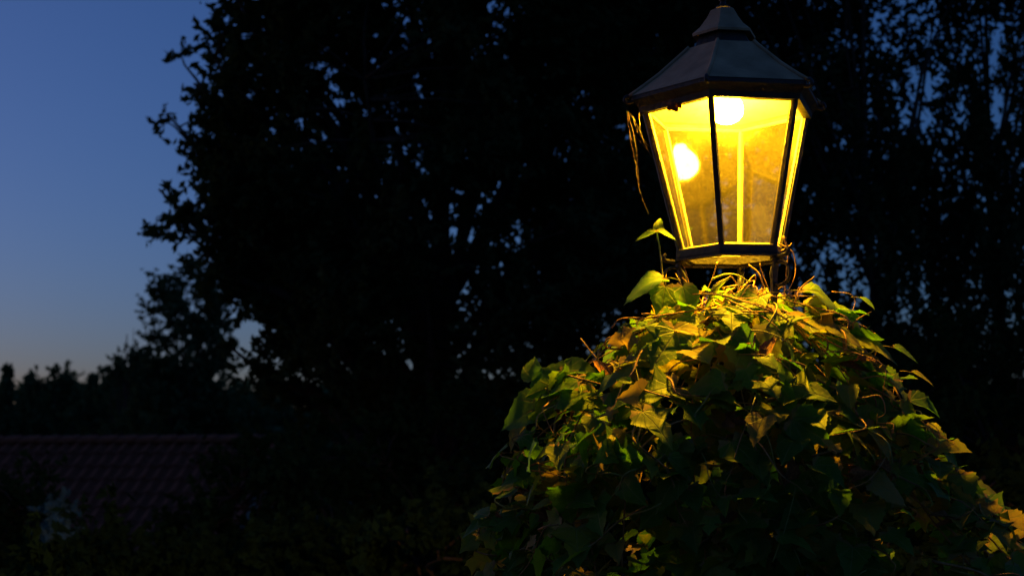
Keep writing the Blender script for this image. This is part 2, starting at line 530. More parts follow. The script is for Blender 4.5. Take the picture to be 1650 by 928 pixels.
# two blurred trees beyond the house
for i, (px, ty, Y, w, lab, ncl, gp) in enumerate((
        (302, 428, 42, 1.5, 'tall loose roundish tree beyond the tiled roof', 210, -0.25),
        (205, 524, 50, 1.0, 'small round topped tree beside the taller loose tree', 90, -0.2))):
    t = at(px, ty, Y); zb = gz(t.x, Y); h = t.z - zb
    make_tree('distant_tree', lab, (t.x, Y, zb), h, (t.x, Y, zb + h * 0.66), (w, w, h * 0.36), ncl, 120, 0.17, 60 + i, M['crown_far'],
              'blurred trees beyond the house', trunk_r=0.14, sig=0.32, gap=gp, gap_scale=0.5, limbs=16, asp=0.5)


def make_fir(label, base, h, w, seed):
    rnd = random.Random(seed); rng = np.random.default_rng(seed)
    root = empty('fir_tree', base); tag(root, label, 'fir tree', 'firs on the far tree line')
    tb = MB().tube([(0, 0, -.2), (0, 0, h * .5), (0, 0, h)], [h * .02, h * .012, .02], 6)
    C = []
    z = h * 0.12
    while z < h * 0.99:
        rr = w * (1 - z / h) ** 0.85 + 0.05
        for k in range(9):
            a = rnd.uniform(0, 6.28); L = rr * rnd.uniform(.6, 1.1)
            t = rng.uniform(0.1, 1, size=26)[:, None]
            C.append(np.array([[math.cos(a), math.sin(a), -0.25]]) * t * L + np.array([[0, 0, z]]) + rng.normal(size=(26, 3)) * 0.13)
            tb.tube([(0, 0, z), (math.cos(a) * L, math.sin(a) * L, z - .25 * L)], [.03, .01], 3)
        z += h * 0.035
    tb.build('trunk', M['bark'], root)
    quads_object('crown', np.concatenate(C), 0.34, rng, M['crown_far'], root, 0.45)


for i, (px, ty, Y, w, lab) in enumerate(((12, 584, 95, 1.1, 'broad fir on the far tree line'), (48, 598, 100, 0.9, 'narrow fir between two broader treetops on the tree line'),
                                         (150, 600, 92, 0.9, 'short fir beside the round treetops of the far line'))):
    t = at(px, ty, Y); zb = gz(t.x, Y)
    make_fir(lab, (t.x, Y, zb), t.z - zb, w * 1.6, 80 + i)
far_labels = ['low round tree on the far line beside the firs', 'wide round tree of the far line', 'small bushy tree of the far line',
              'round tree of the far line below the small round topped tree', 'spreading tree of the far line below the loose tree',
              'tree of the far line showing beside the broad evergreen', 'leafy tree ending the far line beyond the broad fir']
for i, (px, ty, Y, w) in enumerate(((92, 592, 98, 2.2), (182, 585, 90, 2.6), (120, 600, 110, 2.0), (240, 590, 86, 2.4), (300, 578, 80, 2.6), (365, 590, 84, 2.6),
                                    (-20, 598, 100, 2.5))):
    t = at(px, ty, Y); zb = gz(t.x, Y); h = t.z - zb
    lab = far_labels[i]
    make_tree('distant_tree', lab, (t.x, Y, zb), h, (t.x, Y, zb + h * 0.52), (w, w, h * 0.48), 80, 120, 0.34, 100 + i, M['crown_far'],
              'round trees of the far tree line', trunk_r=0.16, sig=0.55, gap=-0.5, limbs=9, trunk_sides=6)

# the wood behind them, one dark mass
rg = np.random.default_rng(9)
nW = 40000
wx = rg.uniform(-75, 85, nW); wy = rg.uniform(118, 132, nW)
wt = np.array([(0.050 + .006 * noise.noise(Vector((x * .17, 2.0, 0))) + .004 * noise.noise(Vector((x * .6, 5.0, 0)))) * 125 + EYE.z for x in wx])
wb = np.array([gz(x, 125) for x in wx])
wz = wb + (wt - wb) * rg.uniform(0, 1, nW) ** 0.8 - np.abs(rg.normal(size=nW)) * .3
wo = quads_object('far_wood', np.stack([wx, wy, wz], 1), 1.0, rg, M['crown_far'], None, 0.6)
tag(wo, 'dark far-off wood closing the valley behind the house', 'wood', kind='stuff')


# ------------------------------------------------------------------ the tiled house below
def make_house():
    Y = 26.0
    ridge = at(190, 712, Y)
    yaw = R(-14)
    root = empty('tiled_house', (ridge.x, Y, gz(ridge.x, Y)))
    root.rotation_euler = (0, 0, yaw)
    tag(root, 'low house with red brown tiled roof among dark shrubs', 'house')
    hz = ridge.z - root.location.z
    L, run, pitch = 6.0, 2.6, R(40)
    ez = hz - run * math.tan(pitch)
    w = MB()
    # walls with gables
    x, y = L / 2 - .25, run - .3
    gzz = ez + .3 * math.tan(pitch) - 0.06
    w.add([(-x, -y, -.4), (x, -y, -.4), (x, y, -.4), (-x, y, -.4), (-x, -y, gzz), (x, -y, gzz), (x, y, gzz), (-x, y, gzz), (-x, 0, hz - .08), (x, 0, hz - .08)],
          [(0, 1, 5, 4), (2, 3, 7, 6), (1, 2, 6, 9, 5), (3, 0, 4, 8, 7), (0, 3, 2, 1)])
    w.build('wall', M['plaster'], root)
    for sgn in (-1, 1):
        m = MB()
        a = Vector((0, sgn * math.cos(pitch), -math.sin(pitch))); nrm = Vector((0, sgn * math.sin(pitch), math.cos(pitch)))
        top = Vector((0, 0, hz)); sl = run / math.cos(pitch)
        P = [top + Vector((-L / 2, 0, 0)), top + Vector((L / 2, 0, 0)), top + Vector((L / 2, 0, 0)) + a * sl, top + Vector((-L / 2, 0, 0)) + a * sl]
        m.add([p - nrm * .03 for p in P] + [p - nrm * .07 for p in P], [(0, 1, 2, 3), (7, 6, 5, 4), (0, 4, 5, 1), (1, 5, 6, 2), (2, 6, 7, 3), (3, 7, 4, 0)])
        rf = m.build('roof', M['wood'], root)
        if sgn == -1:
            # pantiles, one by one
            rows, cols = 10, 26
            tw, tl = L / cols, sl / rows
            tm = MB(); K = 7
            prof = [((k / (K - 1) - .5) * tw * 1.1, 0.028 * math.cos(k / (K - 1) * 2 * math.pi + .6)) for k in range(K)]
            vs = []
            for d_, lift in ((-0.04, 0.0), (tl, 0.022)):
                for th in (0.0, -0.012):
                    vs += [(px_, d_, pz + lift + th + .02) for px_, pz in prof]
            fs = []
            for k in range(K - 1):
                fs += [(k, k + 1, 2 * K + k + 1, 2 * K + k), (K + k + 1, K + k, 3 * K + k, 3 * K + k + 1), (2 * K + k, 2 * K + k + 1, 3 * K + k + 1, 3 * K + k)]
            tm.add(vs, fs)
            me = tm.mesh('roof_tile'); me.materials.append(M['tile'])
            rot = Matrix((Vector((1, 0, 0)), a, nrm)).transposed()
            rnd = random.Random(5)
            for r_ in range(rows):
                for c_ in range(cols):
                    o = bpy.data.objects.new('roof_tile', me)
                    p = top + Vector((-L / 2 + (c_ + .5) * tw, 0, 0)) + a * (r_ * tl) + nrm * rnd.uniform(0, .012)
                    o.matrix_local = Matrix.Translation(p) @ rot.to_4x4() @ Matrix.Rotation(rnd.gauss(0, .02), 4, 'Z')
                    put(o, rf)
    for k in range(16):
        m = MB()
        rings = []
        for xx in (0, .40):
            rings.append([Vector((xx, .12 * math.cos(t), .10 * math.sin(t) + (0.02 if xx else 0))) for t in np.linspace(-.2, math.pi + .2, 7)])
        m.rings(rings, closed_ends=False)
        o = m.build('ridge_tile', M['tile'], root)
        o.location = (-L / 2 + k * L / 16, 0, hz + 0.01)
    # a window and a plank door in the front wall
    for nm, cx, cz, ww, hh, mt in (('window', -.9, gzz - .75, .8, .8, 'pane'), ('door', 1.0, gzz - 1.15, .85, 1.9, 'wood')):
        o = MB().box((cx, -y - .02, cz), (ww, .06, hh)).build(nm, M[mt], root)
        f = MB()
        for dx, dz, a_, b_ in ((-ww / 2, 0, .07, hh + .14), (ww / 2, 0, .07, hh + .14), (0, hh / 2, ww, .07), (0, -hh / 2, ww, .07)):
            f.box((cx + dx, -y - .04, cz + dz), (a_, .08 if a_ == .07 else .074, b_))
        f.build('frame', M['wood'], o)


make_house()

# ------------------------------------------------------------------ shrubs
shrubs = [  # px, top py, Y, half width m, kind, label
    (5, 712, 11.0, .55, 'shrub', 'bushy green shrub in front of the tiled roof, beside the pale one'),
    (98, 775, 10.5, .14, 'silver', 'small pale blue green shrub below the tiled roof'),
    (190, 838, 8.5, .55, 'shrub', 'low green shrub below the eaves of the tiled roof'),
    (330, 850, 9.5, .60, 'shrub', 'low green shrub below the right end of the tiled roof'),
    (60, 880, 6.5, .40, 'shrub', 'low dark shrub in front of the pale shrub'),
    (430, 700, 12.0, .85, 'shrub', 'tall dark shrub covering the right end of the tiled roof'),
    (560, 650, 13.0, .95, 'shrub', 'tall dark shrub under the middle of the broad evergreen'),
    (520, 830, 9.0, .65, 'shrub', 'low shrub in the dark under the broad evergreen'),
    (720, 620, 12.5, .95, 'shrub', 'tall dark shrub between the broad evergreen and the vine'),
    (700, 800, 8.5, .65, 'shrub', 'low shrub in the dark beside the vine'),
    (880, 600, 12.5, 1.0, 'shrub', 'tall dark shrub behind the left flank of the vine'),
    (1080, 600, 13.0, 1.0, 'shrub', 'tall dark shrub right behind the lamp post'),
    (1300, 560, 11.5, 1.0, 'shrub', 'tall dark shrub behind the right flank of the vine'),
    (1480, 505, 11.0, .95, 'shrub', 'tall dark shrub under the slender hanging tree'),
    (1640, 495, 11.5, 1.0, 'shrub', 'tall dark shrub under the open weeping tree'),
    (1560, 700, 8.0, .75, 'shrub', 'mid height shrub behind the lower right of the vine'),
    (235, 690, 20.0, 0.5, 'shrub', 'dark shrub rising behind the ridge of the tiled roof'),
]
shrubs.pop()
for i, (px, ty, Y, w, k, lab) in enumerate(shrubs):
    t = at(px, ty, Y); zb = gz(t.x, Y); h = t.z - zb
    make_tree('shrub', lab, (t.x, Y, zb), h, (t.x, Y, zb + h * 0.5), (w, w * .8, h * 0.5 - .08), int(60 + 90 * w), 100, 0.075 if k == 'shrub' else 0.06, 200 + i, M[k],
              'shrubs in the dark garden', 'shrub', trunk_r=0.035, sig=0.17 if k == 'shrub' else 0.08, gap=-0.6, limbs=12, trunk_sides=5, shell=0.6)


# ------------------------------------------------------------------ the lamp
LY = 3.5
PM = 676.0                              # photograph pixels to a metre at the lamp
cb = at(1178, 405, LY)
TILT = R(-0.9)
zb_world = cb.z
LX = cb.x - zb_world * math.tan(TILT)
lamp = empty('garden_lamp', (LX, LY, 0))
lamp.rotation_euler = (0, TILT, 0)
tag(lamp, 'lit six sided iron garden lantern on a post wrapped in vine', 'street lamp')


def lz(py): return at(1175, py, LY).z
PH = R(-20 + 8.3)


def hexv(r, z, k):
    a = PH + k * math.pi / 3
    return Vector((r * math.cos(a), -r * math.sin(a), z))


def hexring(r, z): return [hexv(r, z, k) for k in range(6)]


def hexrev(prof, name, m, parent, loop=True, bevel=0.0):
    b = MB().rings([hexring(r, z) for r, z in prof], closed_ends=not loop, loop=loop)
    o = b.build(name, m, parent, bevel=bevel)
    bm = bmesh.new(); bm.from_mesh(o.data); bmesh.ops.recalc_face_normals(bm, faces=bm.faces); bm.to_mesh(o.data); bm.free()
    return o


zB0, zB1 = lz(418), lz(404)             # bottom rail
zT = lz(185)                            # top of the panes
rB, rT = 85 / PM, 138 / PM
# bottom rail
hexrev([(rB + .012, zB0), (rB + .010, zB1), (rB - .012, zB1), (rB - .012, zB0)], 'bottom_frame', M['iron'], lamp, bevel=.002)
hexrev([(rB + .016, zB0 - .006), (rB + .016, zB0 - .0005), (rB - .004, zB0 - .0005), (rB - .004, zB0 - .006)], 'bottom_flange', M['iron'], lamp)
# corner bars and panes
for k in range(6):
    m = MB()
    a, b = hexv(rB + .001, zB1 - .004, k), hexv(rT + .001, zT + .005, k)
    rad = Vector((a.x, a.y, 0)).normalized(); tan = Vector((-rad.y, rad.x, 0))
    wd, dp = .0085, .006
    m.rings([[p + tan * sx * wd * .9 + rad * sy * dp for sx, sy in ((-1, -1), (1, -1), (.75, 1), (-.75, 1))] for p in (a, a.lerp(b, .5), b)])
    m.build('corner_bar', M['iron'], lamp, bevel=.0015)
for k in range(6):
    a0, a1 = hexv(rB - .002, zB1 - .003, k), hexv(rB - .002, zB1 - .003, k + 1)
    b0, b1 = hexv(rT - .002, zT + .003, k), hexv(rT - .002, zT + .003, k + 1)
    nrm = (a1 - a0).cross(b0 - a0).normalized()
    if nrm.dot(Vector((a0.x, a0.y, 0))) < 0: nrm = -nrm
    m = MB()
    ins = .004
    q = [a0.lerp(a1, ins), a1.lerp(a0, ins), b1.lerp(b0, ins), b0.lerp(b1, ins)]
    m.add(q + [p - nrm * .003 for p in q], [(0, 1, 2, 3), (7, 6, 5, 4), (0, 4, 5, 1), (1, 5, 6, 2), (2, 6, 7, 3), (3, 7, 4, 0)])
    pane = m.build('glass_pane', M['glass'], lamp)
    # thin putty bead round each pane, inside
    bd = MB()
    cen = sum(q, Vector()) / 4
    for i in range(4):
        p0, p1 = q[i].lerp(cen, .02) - nrm * .006, q[(i + 1) % 4].lerp(cen, .02) - nrm * .006
        bd.tube([p0, p1], .0035, 4)
    bd.build('putty_bead', M['enamel'], pane)
# eave moulding
zE = lz(166); rE = 160 / PM
hexrev([(rT + .012, zT - .004), (rT + .016, zT + .010), (rE - .004, zE - .006), (rE, zE - .002), (rE, zE + .007), (rE - .02, zE + .004), (rT - .008, zT + .012), (rT - .010, zT - .004)],
       'eave_moulding', M['iron'], lamp)
# roof panels, each with a raised seam
zN = lz(80); rN = 60 / PM
prof = [(rE + .002, zE + .008), (rE * .90, zE + .026), (rE * .70, zE + (zN - zE) * .47), (rN + .012, zN - .012), (rN, zN)]
for k in range(6):
    m = MB(); n_ = len(prof); vs = []
    for th in (0, .004):
        for r, z in prof:
            p0, p1 = hexv(r - th, z - th, k), hexv(r - th, z - th, k + 1)
            vs += [p0.lerp(p1, .006), p0.lerp(p1, .5), p1.lerp(p0, .006)]
    fs = []
    for i in range(n_ - 1):
        for j in range(2):
            fs.append((i * 3 + j, i * 3 + j + 1, i * 3 + j + 4, i * 3 + j + 3))
            o_ = n_ * 3
            fs.append((o_ + i * 3 + j + 3, o_ + i * 3 + j + 4, o_ + i * 3 + j + 1, o_ + i * 3 + j))
    m.add(vs, fs)
    rp = m.build('roof_panel', M['roof_metal'], lamp)
    MB().tube([hexv(r + .0015, z + .0015, k) for r, z in prof], .0045, 6).build('roof_seam', M['roof_metal'], rp, smooth=True)
# neck, cap, finial
hexrev([(rN - .010, zN - .01), (rN - .028, zN + .034), (rN - .045, zN + .034), (rN - .045, zN - .01)], 'neck', M['iron'], lamp)
zC = lz(60); rC = 51 / PM; zA = lz(18)
cap = hexrev([(rC + .004, zC - .002), (rC + .005, zC + .004), (rC * .80, zC + (zA - zC) * .33), (rC * .55, zC + (zA - zC) * .72), (rC * .42, zA), (rC * .30, zA + .004), (rC * .7, zC + .002)],
             'cap', M['roof_metal'], lamp)
fin = MB()
fr_ = [(.004, -.004), (.016, 0), (.018, .006), (.008, .012), (.007, .020), (.015, .028), (.018, .040), (.013, .052), (.004, .060), (.001, .078)]
fin.rings([[Vector((r * math.cos(t), r * math.sin(t), zA + .004 + z)) for t in np.linspace(0, 2 * math.pi, 16, endpoint=False)] for r, z in fr_])
fin.build('finial', M['iron'], lamp, smooth=True)
# small scrolled ears on the eave corners
for k in range(6):
    p = hexv(rE + .002, zE, k); rad = Vector((p.x, p.y, 0)).normalized()
    pts = [p - rad * .012 + Vector((0, 0, -.004)), p + rad * .006 + Vector((0, 0, -.008)), p + rad * .014 + Vector((0, 0, -.002)), p + rad * .010 + Vector((0, 0, .007)), p + rad * .003 + Vector((0, 0, .006))]
    MB().tube(spline(pts, 4), .0045, 6).build('corner_ear', M['iron'], lamp, smooth=True)
# bulb, socket and reflector under the roof
zBu = lz(166)
bl = MB()
pr = [(.0005, -.052), (.015, -.050), (.029, -.043), (.038, -.032), (.041, -.018), (.038, -.002), (.028, .016), (.018, .030), (.016, .046)]
bl.rings([[Vector((r * math.cos(t), r * math.sin(t), zBu + z)) for t in np.linspace(0, 2 * math.pi, 24, endpoint=False)] for r, z in pr])
bl.build('bulb', M['bulb'], lamp, smooth=True)
sk = MB()
sk.rings([[Vector((r * math.cos(t), r * math.sin(t), zBu + z)) for t in np.linspace(0, 2 * math.pi, 16, endpoint=False)] for r, z in ((.019, .040), (.021, .044), (.021, .085), (.014, .095), (.008, .13))])
sk.build('socket', M['socket'], lamp, smooth=True)
zR = zT + .016
hexrev([(rT + .004, zR), (rT * .5, zR + .04), (.03, zR + .055), (.03, zR + .058), (rT * .5, zR + .043), (rT + .004, zR + .003)], 'reflector', M['enamel'], lamp)
# cradle: three scrolled flat legs to the post
zP = lz(540)
for k in (1, 3, 5):
    p = hexv(rB + .012, zB0, k); rad = Vector((p.x, p.y, 0)).normalized(); up = Vector((0, 0, 1))
    m = MB()
    c0 = p + rad * .002
    m.tube([p - rad * .015 + up * .004, p + rad * .010 + up * .003, p + rad * .024 + up * .006], 0, flat=(.008, .004)) if False else None
    m.tube(spline([p - rad * .02 - up * .009, p + rad * .012 - up * .007, p + rad * .026 - up * .004, p + rad * .030 + up * .004, p + rad * .024 + up * .009], 4), .0055, 6)
    lg = MB()
    zc = zB0 - .048
    cc_ = Vector((p.x, p.y, zc)) + rad * .006
    loop_ = [cc_ + (rad * math.cos(t) + up * math.sin(t)) * (.030 if t < 5.2 else .024) for t in np.linspace(math.pi * .62, math.pi * 2.15, 14)][::-1]
    ring_ = [cc_ + (rad * math.cos(t) + up * math.sin(t)) * .027 for t in np.linspace(-.9, 2 * math.pi - .9, 19)]
    sc_ = MB().tube(ring_ + [cc_ - rad * .012 - up * .03], .0042, 6)
    path = [p - rad * .004 - up * .010, p - rad * .012 - up * .05, p - rad * .016 - up * .11, p - rad * .030 - up * .17, Vector((rad.x * .045, rad.y * .045, zP)), Vector((rad.x * .036, rad.y * .036, zP - .12))]
    path = spline(path, 4)
    tan = Vector((-rad.y, rad.x, 0))
    rings = []
    for i, q in enumerate(path):
        t = (path[min(i + 1, len(path) - 1)] - path[max(i - 1, 0)]).normalized(); nn = t.cross(tan).normalized()
        rings.append([q + tan * .0085 * sx + nn * .004 * sy for sx, sy in ((-1, -1), (1, -1), (1, 1), (-1, 1))])
    lg.rings(rings)
    leg = lg.build('cradle_leg', M['iron'], lamp, bevel=.001)
    sc_.build('scroll', M['iron'], leg, smooth=True)
    m.build('corner_hook', M['iron'], leg, smooth=True)
pst = MB()
pp = [(.062, -.1), (.062, .03), (.055, .05), (.045, .30), (.040, .34), (.036, .36), (.034, zP - .16), (.042, zP - .14), (.042, zP - .12), (.034, zP - .10), (.034, zP + .02), (.020, zP + .035), (.003, zP + .04)]
pst.rings([[Vector((r * math.cos(t), r * math.sin(t), z)) for t in np.linspace(0, 2 * math.pi, 20, endpoint=False)] for r, z in pp])
pst.build('post', M['iron'], lamp, smooth=True)


def lampw(v):
    """lamp space to world"""
    return Matrix.Translation(lamp.location) @ Matrix.Rotation(TILT, 4, 'Y') @ Vector(v)


# cobwebs and debris on the eave
cw = empty('cobweb', at(1010, 178, LY - .08)); tag(cw, 'wispy cobweb hanging from the left eave corner of the lantern', 'cobweb')
rw = random.Random(3)
for a, b, sag in (((1012, 180), (1024, 262), 3), ((1024, 262), (1046, 345), 5), ((1014, 182), (1046, 245), 9), ((1020, 186), (1048, 238), 6), ((1012, 182), (1030, 300), -4), ((1016, 184), (1036, 228), -3), ((1030, 182), (1052, 256), 7), ((1010, 176), (1018, 226), 2)):
    pts = []
    for i in range(9):
        t = i / 8
        pts.append(at(a[0] + (b[0] - a[0]) * t - sag * math.sin(t * math.pi) + rw.gauss(0, .5), a[1] + (b[1] - a[1]) * t, LY - .06 + .02 * t) - cw.location)
    MB().tube(pts, .0004, 4).build('silk_strand', M['web'], cw)
db = MB()
dc = at(1086, 172, LY - .135)
rd = random.Random(8)
for c, r in (((0, 0, 0), .010), ((.013, 0, .003), .008), ((-.010, .002, -.003), .007), ((.005, -.003, -.007), .006)):
    rings = []
    for i in range(6):
        ph = math.pi * (i + .4) / 6.2
        rings.append([Vector(c) + Vector((math.sin(ph) * math.cos(t), math.sin(ph) * math.sin(t), math.cos(ph))) * r * rd.uniform(.8, 1.2) for t in np.linspace(0, 6.283, 8, endpoint=False)])
    db.rings(rings)
dbo = db.build('debris_clump', M['debris'], smooth=True); dbo.location = dc
tag(dbo, 'small dark red brown clump stuck under the lantern eave', 'debris')


# ------------------------------------------------------------------ the hop vine
def leaf_mesh(name, half, fold, droop, wave, seed, stalk=0.45, curl=0.0):
    """half: outline from the stalk to the tip, right side; length 1"""
    rnd = random.Random(seed)
    saw = []
    for i, (x, y) in enumerate(half):
        saw.append((x, y))
        if 1 <= i < len(half) - 1:
            x2, y2 = half[i + 1]; d = Vector((x2 - x, y2 - y)); nn = Vector((-d.y, d.x)).normalized() * .028
            if nn.x > 0: nn = -nn
            saw.append((x + d.x * .42 + nn.x, y + d.y * .42 + nn.y))
    half = saw
    n = len(half); V = []; UV = []; F = []

    def zz(x, y):
        return fold * abs(x) - droop * y * y * 0.6 + wave * math.sin(7 * y + 5 * abs(x) + seed) * abs(x) - curl * x * x

    def vert(x, y):
        V.append((x, y, zz(x, y) + rnd.uniform(-.008, .008))); UV.append((x, y)); return len(V) - 1
    mids = [vert(0, max(0.0, min(1, (i / (n - 1)) ** 0.9))) for i in range(n)]
    for s in (-1, 1):
        H_ = []; O_ = []
        for i, (x, y) in enumerate(half):
            my = V[mids[i]][1]
            if i == n - 1: H_.append(mids[i]); O_.append(mids[i]); continue
            O_.append(vert(s * x * rnd.uniform(.94, 1.06), y)); H_.append(vert(s * x * .5, y * .5 + my * .5))
        for i in range(n - 1):
            for A, B in ((mids, H_), (H_, O_)):
                q = [A[i], B[i], B[i + 1], A[i + 1]]
                q2 = []
                for k in q:
                    if k not in q2: q2.append(k)
                if len(q2) >= 3: F.append(tuple(q2 if s == 1 else q2[::-1]))
    # stalk
    pts = [Vector((0, .02, zz(0, 0) - .004)), Vector((.02, -stalk * .5, -.05)), Vector((.0, -stalk, -.16))]
    b = MB().tube(pts, [.013, .011, .013], 3)
    o = len(V)
    V += b.v; UV += [(v[0], min(-.01, v[1])) for v in b.v]; F += [tuple(i + o for i in f) for f in b.f]
    return V, F, UV


OUT3 = [(.03, -.02), (.20, -.13), (.36, -.06), (.34, .06), (.52, .30), (.36, .33), (.235, .40), (.33, .62), (.19, .80), (0, 1)]
OUT3B = [(.03, -.03), (.24, -.15), (.40, -.02), (.50, .12), (.62, .34), (.44, .36), (.28, .38), (.30, .58), (.17, .80), (0, 1)]
OUTH = [(.03, -.04), (.18, -.13), (.34, -.08), (.42, .05), (.46, .20), (.42, .37), (.37, .50), (.26, .67), (.14, .84), (0, 1)]
OUT5 = [(.03, -.02), (.16, -.20), (.38, -.22), (.30, -.03), (.58, .14), (.40, .24), (.24, .30), (.36, .66), (.20, .74), (0, 1)]
OUTO = [(.02, -.02), (.12, -.05), (.22, .03), (.28, .15), (.30, .28), (.28, .42), (.24, .56), (.17, .72), (.09, .87), (0, 1)]
LEAF = [leaf_mesh('leaf', *a) for a in (
    (OUT3, .22, .35, .12, 1), (OUT3B, .10, .55, .16, 2), (OUTH, .25, .30, .10, 3), (OUT5, .15, .45, .14, 4), (OUTH, .05, .75, .18, 5), (OUTO, .32, .25, .08, 6), (OUT3, -.10, .6, .2, 7), (OUTH, .45, .5, .1, 8))]


def finish_leaf(me, UV, rnds):
    uv = me.uv_layers.new(name='leaf')
    idx = np.empty(len(me.loops), dtype=np.int32); me.loops.foreach_get('vertex_index', idx)
    uv.data.foreach_set('uv', np.array(UV, dtype=np.float32)[idx].ravel())
    at_ = me.attributes.new('rnd', 'FLOAT', 'POINT'); at_.data.foreach_set('value', np.array(rnds, dtype=np.float32))
    me.polygons.foreach_set('use_smooth', [True] * len(me.polygons))
    me.materials.append(M['vine'])


LEAF_ME = []
for V_, F_, U_ in LEAF:
    me = bpy.data.meshes.new('leaf'); me.from_pydata(V_, [], F_); me.update()
    finish_leaf(me, U_, [0.0] * len(V_)); LEAF_ME.append(me)

VX, VY = at(1180, 480, LY).x, LY
vine = empty('hop_vine', (VX, VY, 0))
tag(vine, 'leafy hop vine heaped over the post below the lantern', 'climbing plant')
# mound outline: photo row, reach to the left, to the right (metres)
rows_ = [(474, .05, .05), (486, .10, .13), (500, .14, .19), (530, .20, .25), (570, .27, .28), (620, .38, .32), (700, .46, .385), (770, .50, .47), (850, .53, .60), (930, .54, .74)]
prf = [(at(1180, y, LY).z, l_, r_) for y, l_, r_ in rows_] + [(0.9, .62, .95), (0.4, .62, 1.0), (0.0, .60, 1.0)]
pz = np.array([p[0] for p in prf][::-1]); pl = np.array([p[1] for p in prf][::-1]); pr_ = np.array([p[2] for p in prf][::-1])


pz_dome = at(1180, 640, LY).z


def mound_r(th, z):
    """th: 0 right, pi/2 away, pi left, -pi/2 towards the viewer"""
    l_, r_ = np.interp(z, pz, pl), np.interp(z, pz, pr_)
    c = math.cos(th)
    side = r_ if c > 0 else l_
    dep = min(l_ * 1.05, r_ * 1.05, .45) * (1.0 - 0.2 * sstep(pz_dome, pz_dome - .35, z))
    s = math.sin(th)
    base = 1 / math.sqrt((c / side) ** 2 + (s / dep) ** 2)
    return base * (1 + 0.24 * noise.noise(Vector((math.cos(th) * 2.6, math.sin(th) * 2.6, z * 5.5))))


def mound_pt(th, z, inset=0.0):
    r = max(.02, mound_r(th, z) - inset)
    return Vector((r * math.cos(th), r * math.sin(th), z))


def mound_n(th, z):
    e = .02
    a = mound_pt(th + e, z) - mound_pt(th - e, z); b = mound_pt(th, z + e) - mound_pt(th, z - e)
    n = a.cross(b)
    return n.normalized() if n.length > 1e-9 else Vector((0, 0, 1))


def leaf_frame(p, nrm, tip, s):
    nrm = nrm.normalized(); y = (tip - nrm * tip.dot(nrm))
    if y.length < 1e-4: y = Vector((0, 0, -1)) - nrm * -nrm.z
    y.normalize(); x = y.cross(nrm).normalized()
    m = Matrix((x, y, nrm)).transposed().to_4x4()
    return Matrix.Translation(p) @ m @ Matrix.Diagonal((s, s, s, 1))


rv = random.Random(77)
leaves = []      # (matrix, variant, visibility score)
ztop = prf[0][0]
zvis = at(1180, 960, LY - .5).z
to_cam = (EYE - vine.location).normalized()


def add_leaf(th, z, inset, smin=.04, smax=.10):
    p = mound_pt(th, z, inset)
    n0 = mound_n(th, z)
    nrm = n0 * rv.uniform(.1, .8) + Vector((0, 0, rv.uniform(.2, 1.1))) + Vector((rv.gauss(0, .45), rv.gauss(0, .45), rv.gauss(0, .35)))
    out = Vector((math.cos(th), math.sin(th), 0))
    tip = out * rv.uniform(.0, .9) + Vector((rv.gauss(0, .8), rv.gauss(0, .8), rv.uniform(-.9, .15)))
    s = rv.uniform(smin, smax) * rv.uniform(.8, 1.1)
    mtx = leaf_frame(p, nrm, tip, s)
    facing = max(0, n0.dot(to_cam))
    leaves.append((mtx, rv.randrange(len(LEAF)), (facing + .25) * s * (1 if z > zvis else .02) * (0.35 if inset > .05 else 1) * (.15 if n0.dot(to_cam) < -.2 else 1)))


k = 0
while k < 560:             # outer layer in clumps, the side towards the viewer
    th_, z_ = rv.uniform(-math.pi - .25, .25), ztop - (ztop - zvis) * rv.random() ** 0.75
    q_ = mound_pt(th_, z_)
    if noise.noise(q_ * 7.5) < rv.uniform(-.45, .1): continue
    add_leaf(th_, z_, rv.uniform(-.055, .035)); k += 1
for _ in range(520):       # deeper leaves
    add_leaf(rv.uniform(-math.pi - .3, .3), ztop - .05 - (ztop - zvis) * rv.random() ** 0.75, rv.uniform(.05, .17))
for _ in range(420):       # the far side
    add_leaf(rv.uniform(.2, math.pi - .2), ztop - ztop * rv.random() ** 0.8, rv.uniform(-.03, .06))
for _ in range(420):       # down to the ground
    add_leaf(rv.uniform(-math.pi - .2, .2), rv.uniform(.03, zvis), rv.uniform(-.03, .06))

